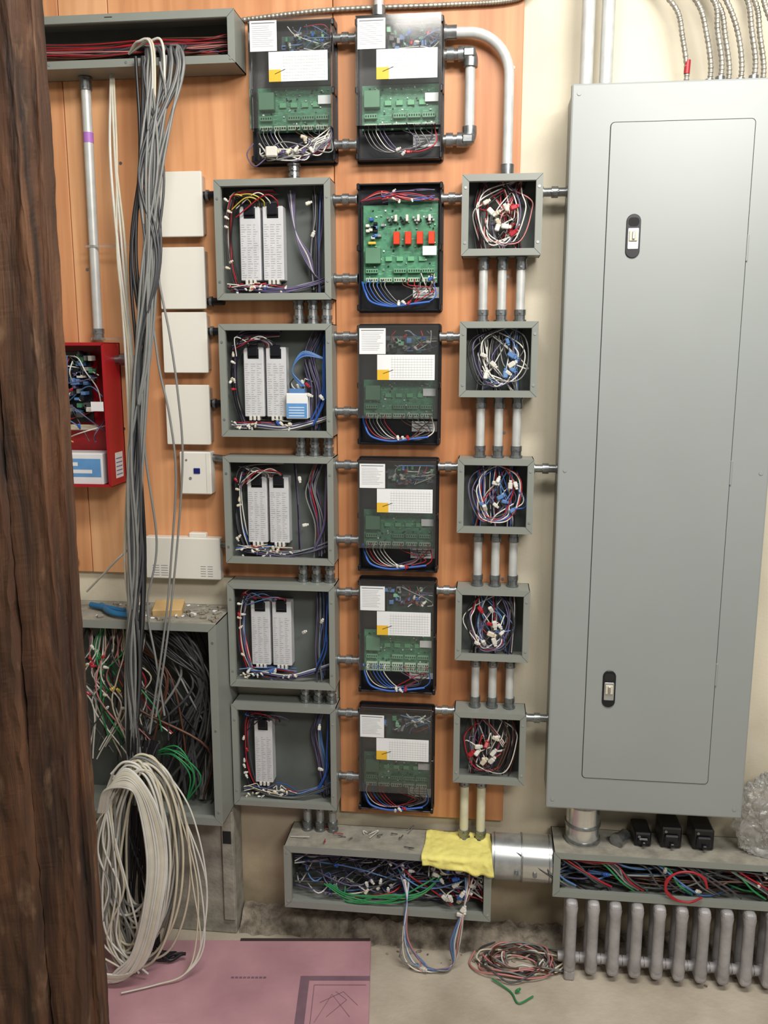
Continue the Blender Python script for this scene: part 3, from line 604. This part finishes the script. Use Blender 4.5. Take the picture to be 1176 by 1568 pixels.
# ---------------------------------------------------------------- coiled white cable
b=MB(); j=lambda a:U(-a,a)
for i in range(26):   # complete hanging loops
    c=rnd.choice(['white','white','cream','white','cream','grey'])
    w_=U(.05,.125); cx=-.885+j(.02); top=.645+j(.015); bot=.03+U(0,.06) if i<19 else U(.1,.22); yy=-.30+j(.03); tw=U(-.03,.03)
    pts=[]
    for k in range(17):
        a=math.radians(120-22.5*k); rz=(top-bot)/2; s=math.sin(a)
        pts.append((cx+w_*math.cos(a)*(1.0 if math.cos(a)>0 else .85)-.03*(1-s)*.8+tw*s*.5,yy+.006*k/16+j(.004),bot+rz+rz*s+j(.006)))
    wire(b,pts,.0036,c,6,6)
for i in range(9):    # loose tails hanging from the top of the coil
    x=-.99+j(.05)
    wire(b,[(-.90,-.33,.63),(-.95+j(.02),-.34,.58),(x,-.34,.45+j(.05)),(x+j(.04),-.34,.3),(x+j(.05),-.34,.15),(x+j(.06)+.05,-.34,.05)],.003,rnd.choice(['white','grey','cream']),8,6)
for i in range(18):
    o=U(-.024,.024)
    wire(b,[(-.98+o*.5,-.34,.52),(-.95+o*.4,-.36,.60+o*.3),(-.89,-.37+o*.3,.635+o),(-.845+o,-.37,.57),(-.825+o,-.37+o*.4,.42),(-.84+o,-.38,.28),(-.88+o,-.38,.14),(-.93+o,-.38,.06+abs(o)),(-.99,-.38,.045+o*.8+.01),(-1.04,-.37,.09+o)],.0038,'white' if i%3 else 'cream',8,6)
for i in range(14):
    wire(b,[(-.9+U(-.03,.03),-.2,.66),(-.93+U(-.03,.03),-.24,.45),(-.92+U(-.06,.05),-.25,.2),(-.9+U(-.08,.06),-.27,.05),(-.84+U(-.04,.04),-.25,.05)],.005,rnd.choice(['black','dgrey','black']),8,6)
for i in range(5):
    wire(b,[(-.85,-.25,.62),(-.78+U(-.02,.02),-.27,.5),(-.74+U(-.03,.02),-.28,.3),(-.73+U(-.03,.02),-.3,.12),(-.78,-.33,.05),(-.85,-.36,.035),(-.93,-.4,.035)],.0025,rnd.choice(['white','cream','grey']),8,6)
b.build('coiled_cable')

# ---------------------------------------------------------------- bottom wireway
b=MB(); open_box(b,-.54,.042,.15,.34,.15,lip=.02,top=DUST)
for x in(-.535,.03): 
    for z in(.17,.32): screw(b,x+.004,-.1518,z)
tangle(b,-.52,.02,-.13,-.03,.17,.32,60,['purple','dgrey','lblue','red','black','white','black','purple','dgrey'],.0022,18,'LRTB',.009,['white','white','red','blue','cream'],.3)
tangle(b,-.15,.02,-.14,-.06,.17,.32,30,['white','grey','white','red','green','pink','lblue'],.0022,12,'RT',.011,['white','white','cream','blue'])
for k in range(6): wire(b,[(-.42+U(-.05,.05),-.12,.21),(-.36,-.145,.18+U(-.01,.02)),(-.25,-.15,.19+U(-.01,.02)),(-.15,-.14,.2+U(-.01,.04)),(-.08,-.1,.27),(-.02,-.08,.3)],.0022,'green')
b.build('lower_wireway_trough')
b=MB()
for i in range(7):
    wire(b,[(-.2+U(-.02,.02),-.11,.26),(-.19,-.158,.2),(-.2+U(-.01,.02),-.175,.1),(-.17+U(-.03,.03),-.18,.03),(-.12+U(-.03,.04),-.19,.006+U(0,.01)),(-.06,-.17,.02),(-.05+U(-.02,.02),-.175,.1),(-.03,-.16,.2),(-.03+U(0,.03),-.12,.26)],.0022,['lblue','white','pink','white','grey','lblue','purple'][i],8,6)
for i in range(5): cap(b,Vector((-.05+U(-.03,.03),-.165,.2+U(-.03,.05))),'white',.011)
cap(b,Vector((-.14,-.19,.014)),'white',.012)
b.build('dangling_wires')
b=MB()
for i in range(18):
    cx,cy=.13+U(-.03,.03),-.13+U(-.02,.02); a0=U(0,6); rx=U(.06,.13); ry=U(.03,.07)
    wire(b,[(cx+rx*math.cos(a0+t*.62),cy+ry*math.sin(a0+t*.62),.006+U(0,.028)) for t in range(U(0,1)>.5 and 12 or 8)],.0026,rnd.choice(['pink','white','green','grey','dgrey','cream','brown','grey']),7,6)
wire(b,[(.05,-.2,.01),(.1,-.24,.006),(.12,-.28,.006),(.16,-.25,.006)],.0024,'green'); cap(b,Vector((.12,-.24,.012)),'green',.009)
b.build('floor_wire_coil')

b=MB(); c=(-.085,.312)
def seg(xa,xb,r,m): b.tube([(xa,c[0],c[1]),(xb,c[0],c[1])],r,m,32)
G2=mat('shiny_galv',(214,216,214),.22,.85,.1,12)
seg(.043,.128,.0625,GALV); seg(.128,.208,.065,G2)
for x in(.05,.125,.2): seg(x-.0015,x+.0015,.067 if x>.1 else .064,ZINC)
for x in (.11,.16): b.cyl((x,-.148,.30),(x,-.156,.30),.006,ZINC,8)
b.build('duct_sleeve')
b=MB(); nxx,ny=60,30; vs=[];fs=[]
for jj in range(ny+1):
    s=jj/ny*.178
    for i in range(nxx+1):
        u=i/nxx; x=-.145+.183*u+.012*(s/.19)*(1 if u>.5 else -.3)+noise.noise(Vector((u*2,s*12,7)))*.006
        q=noise.noise(Vector((u*5,s*26,2)))*.008+noise.noise(Vector((u*14,s*60,5)))*.0025
        if s<.13: y=-.03-s+(noise.noise(Vector((u*4,0,3)))*.012 if s<.02 else 0); z=.3445+abs(q)*.8
        else:
            t=min((s-.13)/.016,1); y=-.160-.007*math.sin(t*1.57)-abs(q)*1.0; z=.345-(s-.13)*(.55+.45*u+.25*noise.noise(Vector((u*5,1,1))))
        vs.append((x,y,z))
for jj in range(ny):
    for i in range(nxx): a=jj*(nxx+1)+i; fs.append((a,a+1,a+nxx+2,a+nxx+1))
b.add(vs,fs,YCLOTH,True); o=b.build('yellow_cloth'); md=o.modifiers.new('s','SOLIDIFY'); md.thickness=.0012
b=MB()
for i in range(14):
    x=U(-.5,-.2);y=U(-.13,-.03)
    wire(b,[(x,y,.344),(x+U(-.03,.03),y+U(-.02,.02),.35),(x+U(-.05,.05),y+U(-.02,.02),.344)],.0012,rnd.choice(['red','grey','white','dgrey']))
b.build('wire_offcuts')

# ---------------------------------------------------------------- right wireway + contents
b=MB(); open_box(b,.21,1.15,.245,.375,.155,lip=.018,top=DUST)
tangle(b,.23,1.1,-.145,-.04,.262,.358,80,['purple','dgrey','green','red','black','brown','grey','lblue','black','dgrey'],.0028,8,'LRTB',.01)
for k in range(26):
    x=U(.22,.9); wire(b,[(x,-.14,.265+U(0,.01)),(x-.04,-.15,.30),(x-.09+U(-.03,.03),-.14,.34),(x-.15,-.12,.36)],.0028,rnd.choice(['green','dgrey','grey','red','lblue','dgrey']))
for k in range(3): wire(b,[(.56+.055*math.cos(t*.7)+U(-.003,.003),-.165,.305+.045*math.sin(t*.7)) for t in range(9)],.003,'red',8,6)
b.build('right_wireway_trough')
b=MB(); cx,cy=.291,-.08
b.tube([(cx,cy,.375),(cx,cy,.502)],.046,G2,32)
for z in(.385,.43,.49): b.tube([(cx,cy,z-.004),(cx,cy,z+.004)],.049,ZINC,32)
b.build('conduit_nipple')
b=MB(); b.cyl((.385,-.1,.392),(.41,-.07,.392),.016,ZINC,16); b.cyl((.38,-.106,.392),(.386,-.098,.392),.02,ZINC,10); b.build('conduit_connector')
for k,(x,w_) in enumerate(((.43,.045),(.50,.055),(.585,.055))):
    b=MB(); hh=.04 if k==0 else .06
    b.box(x,x+w_,-.02,-.10,.376,.376+hh,BLACK,.004); b.box(x+.008,x+w_-.008,-.10,-.108,.386,.376+hh*.7,BLACK,.004)
    b.box(x+w_*.4,x+w_*.6,-.108,-.118,.388,.398,BLACK,.002); b.cyl((x+.012,-.10,.376+hh-.01),(x+.012,-.103,.376+hh-.01),.004,ZINC,10)
    b.build('circuit_breaker')
bm=bmesh.new(); bmesh.ops.create_icosphere(bm,subdivisions=6,radius=1)
for v in bm.verts:
    n_=v.co.copy(); q=1+.3*noise.noise(n_*1.8)+.3*abs(noise.noise(n_*4))+.12*abs(noise.noise(n_*9))
    v.co=Vector((.80+n_.x*.09*q,-.09+n_.y*.05*q,max(.3765,.485+n_.z*.12*q)))
me=bpy.data.meshes.new('plastic_bag'); bm.to_mesh(me); bm.free(); me.materials.append(BAG); o=bpy.data.objects.new('plastic_bag',me); S.collection.objects.link(o)
RAD=mat('radiator_paint',(164,161,162),.5,.1,.15,20,bump=.15,bscale=60)
b=MB()
for k in range(14):
    x=.262+k*.0585
    for y in(-.105,-.16):
        b.tube([(x,y,.035),(x,y,.05),(x,y,.07),(x,y,.20),(x,y,.22),(x,y,.235)],.015,RAD,12,radii=[.013,.0175,.0155,.0155,.0175,.013])
    b.box(x-.016,x+.016,-.09,-.174,.02,.06,RAD,.012,seg=3); b.box(x-.016,x+.016,-.09,-.174,.205,.241,RAD,.012,seg=3)
    b.cyl((x-.03,-.13,.045),(x+.03,-.13,.045),.014,RAD,12)
    if k in(0,13): 
        for y in(-.11,-.16): b.box(x-.014,x+.014,y-.012,y+.012,0,.03,RAD,.004)
b.build('cast_iron_radiator')

# ---------------------------------------------------------------- big electrical panel
b=MB(); px0,px1,pz0,pz1=.182,.690,.503,2.322
b.box(px0+.006,px1-.006,-.001,-.138,pz0+.006,pz1-.006,GRAY,.002)
b.box(px0,px1,-.138,-.152,pz0,pz1,PANEL,.005,seg=2)
b.rplate(.2735,.5985,.5965,2.2355,-.1515,-.1526,.010,DARK,5)
b.rplate(.275,.597,.598,2.234,-.1515,-.1545,.009,PANEL,5,.0008)
for z in (.9,1.42,1.95): b.box(.597,.601,-.152,-.1565,z-.03,z+.03,PANEL,.001)
def latch(cx,zc):
    b.rplate(cx-.0165,cx+.0165,zc-.05,zc+.05,-.154,-.158,.0162,BLACK,8,.001)
    b.rplate(cx-.0125,cx+.0125,zc-.03,zc+.018,-.158,-.160,.002,GALV,3,.0005)
    b.rplate(cx-.0125,cx+.0125,zc+.022,zc+.042,-.158,-.1585,.008,DARK,4)
    b.box(cx-.0095,cx+.0095,-.16,-.164,zc-.012,zc+.012,W['cream'],.001); b.box(cx-.003,cx+.003,-.164,-.168,zc-.008,zc+.01,GALV,.001)
latch(.337,1.980); latch(.333,.850)
for x,z in((.20,.53),(.67,.53),(.20,2.30),(.67,2.30),(.20,1.42),(.67,1.42)): b.cyl((x,-.152,z),(x,-.1535,z),.005,PANEL,10)
b.build('electrical_panel')
b=MB()
for x in(.221,.267):
    b.cyl((x,-.08,2.316),(x,-.08,2.9),.0155,EMT); b.cyl((x,-.08,2.318),(x,-.08,2.335),.022,ZINC,10)
b.build('panel_conduit')
BX=mat('armored_cable_steel',(160,156,146),.45,.5,.15,50)
def bx(b,pts,r=.008,seg=40):
    P=crom(pts,seg); b.tube(P,r,BX,9,radii=[r*(1.0 if (i//2)%2 else .84) for i in range(len(P))],smooth=False)
b=MB()
for i,(xb,xt,dx) in enumerate(((.455,.40,0),(.505,.45,.01),(.525,.47,.0),(.552,.50,.01),(.575,.525,.0),(.60,.56,.01),(.63,.60,0),(.655,.63,0))):
    y=-.06-.02*(i%3)
    bx(b,[(xb,y,2.316),(xb+.002,y,2.37),(xb-.012,y,2.44),(xb-.03+U(-.01,.01),y,2.50),(xt-.02,y+.02,2.56),(xt-.09,y+.02,2.62),(xt-.2,y+.03,2.66)],.0065,24)
    b.cyl((xb,y,2.316),(xb,y,2.34),.011,ZINC,10); b.cyl((xb,y,2.316),(xb,y,2.322),.014,ZINC,8)
b.cyl((.457,-.06,2.36),(.458,-.06,2.39),.0072,W['red'])
b.build('armored_cable_set')
b=MB(); bx(b,[(-.64,-.03,2.53),(-.4,-.03,2.545),(-.12,-.03,2.545),(.05,-.03,2.55),(.12,-.028,2.585),(.3,-.02,2.59),(.6,-.02,2.585),(.95,-.02,2.58)],.006,90)
b.build('armored_cable')
b=MB(); b.cyl((-.28,-.05,2.518),(-.28,-.05,2.8),.012,EMT); b.cyl((-.28,-.05,2.518),(-.28,-.05,2.54),.017,ZINC,10); b.box(.055,.075,-.0185,-.022,2.555,2.58,GALV,.001); b.build('top_conduit')

# ---------------------------------------------------------------- pink foam board
PINK=mat('pink_foam',(184,140,148),.75,0,.08,5,bump=.1,bscale=40,rgb2=(160,118,128))
b=MB(); M=Matrix.Translation((-.300,-.10,0))@Matrix.Rotation(math.radians(6.5),4,'Z')
b.box(-.9,0,-.66,0,.001,.026,PINK,.002,M)
PR=mat('foam_print',(120,92,104),.8,0,.1,20)
def fl(x0,x1,y0,y1,m=PR):
    vs=[M@Vector(v) for v in((x0,y0,.0266),(x1,y0,.0266),(x1,y1,.0266),(x0,y1,.0266))]; b.add(vs,[(0,1,2,3)],m)
fl(-.19,-.165,-.5,-.15);fl(-.165,-.0,-.168,-.15);
for pp in (((-.14,-.32),(-.10,-.22),(-.05,-.30)),((-.13,-.25),(-.07,-.21),(-.03,-.26)),((-.11,-.30),(-.06,-.24),(-.09,-.21))):
    b.tube([M@Vector((q[0],q[1],.0268)) for q in pp],.0006,PR,4)
b.tube([M@Vector(v) for v in((-.15,-.185,.0268),(-.01,-.185,.0268))],.0009,PR,4); b.tube([M@Vector(v) for v in((-.15,-.185,.0268),(-.15,-.39,.0268))],.0009,PR,4)
for k in range(9): fl(-.38+.011*k,-.372+.011*k,-.16,-.153)
fl(-.54,-.485,-.36,-.325,WHITE)
for k in range(11): fl(-.535+.0042*k,-.533+.0042*k,-.355,-.335,BLACK)
b.box(-.38,-.002,-.006,.006,.0,.0275,mat('foam_torn_edge',(60,44,44),.9),.001,M)  # darker strip along the torn back edge of the board
b.build('pink_foam_board')

# ---------------------------------------------------------------- lighting
def area(name,loc,tgt,sx,sy,e,col):
    l=bpy.data.lights.new(name,'AREA'); l.shape='RECTANGLE'; l.size=sx; l.size_y=sy; l.energy=e; l.color=col
    o=bpy.data.objects.new(name,l); S.collection.objects.link(o); o.location=loc
    d=Vector(tgt)-Vector(loc); o.rotation_euler=d.to_track_quat('-Z','Y').to_euler()
area('ceiling_fluorescent',(.35,-1.4,3.1),(.1,-.2,.9),1.6,.35,58,(1,.965,.9))
area('ceiling_fluorescent.001',(1.1,-3.0,2.95),(-.3,0,1.2),1.0,.35,52,(1,.965,.9))
w=bpy.data.worlds.new('w'); S.world=w; w.use_nodes=True; w.node_tree.nodes['Background'].inputs[0].default_value=(1,.97,.93,1); w.node_tree.nodes['Background'].inputs[1].default_value=.26

cam=bpy.data.cameras.new('cam'); co=bpy.data.objects.new('camera',cam); S.collection.objects.link(co)
cam.sensor_width=36; cam.lens=30.77; cam.clip_start=.05
co.location=(0,-2.36,1.716); co.rotation_euler=(math.radians(79.5),0,math.radians(6.6)); S.camera=co
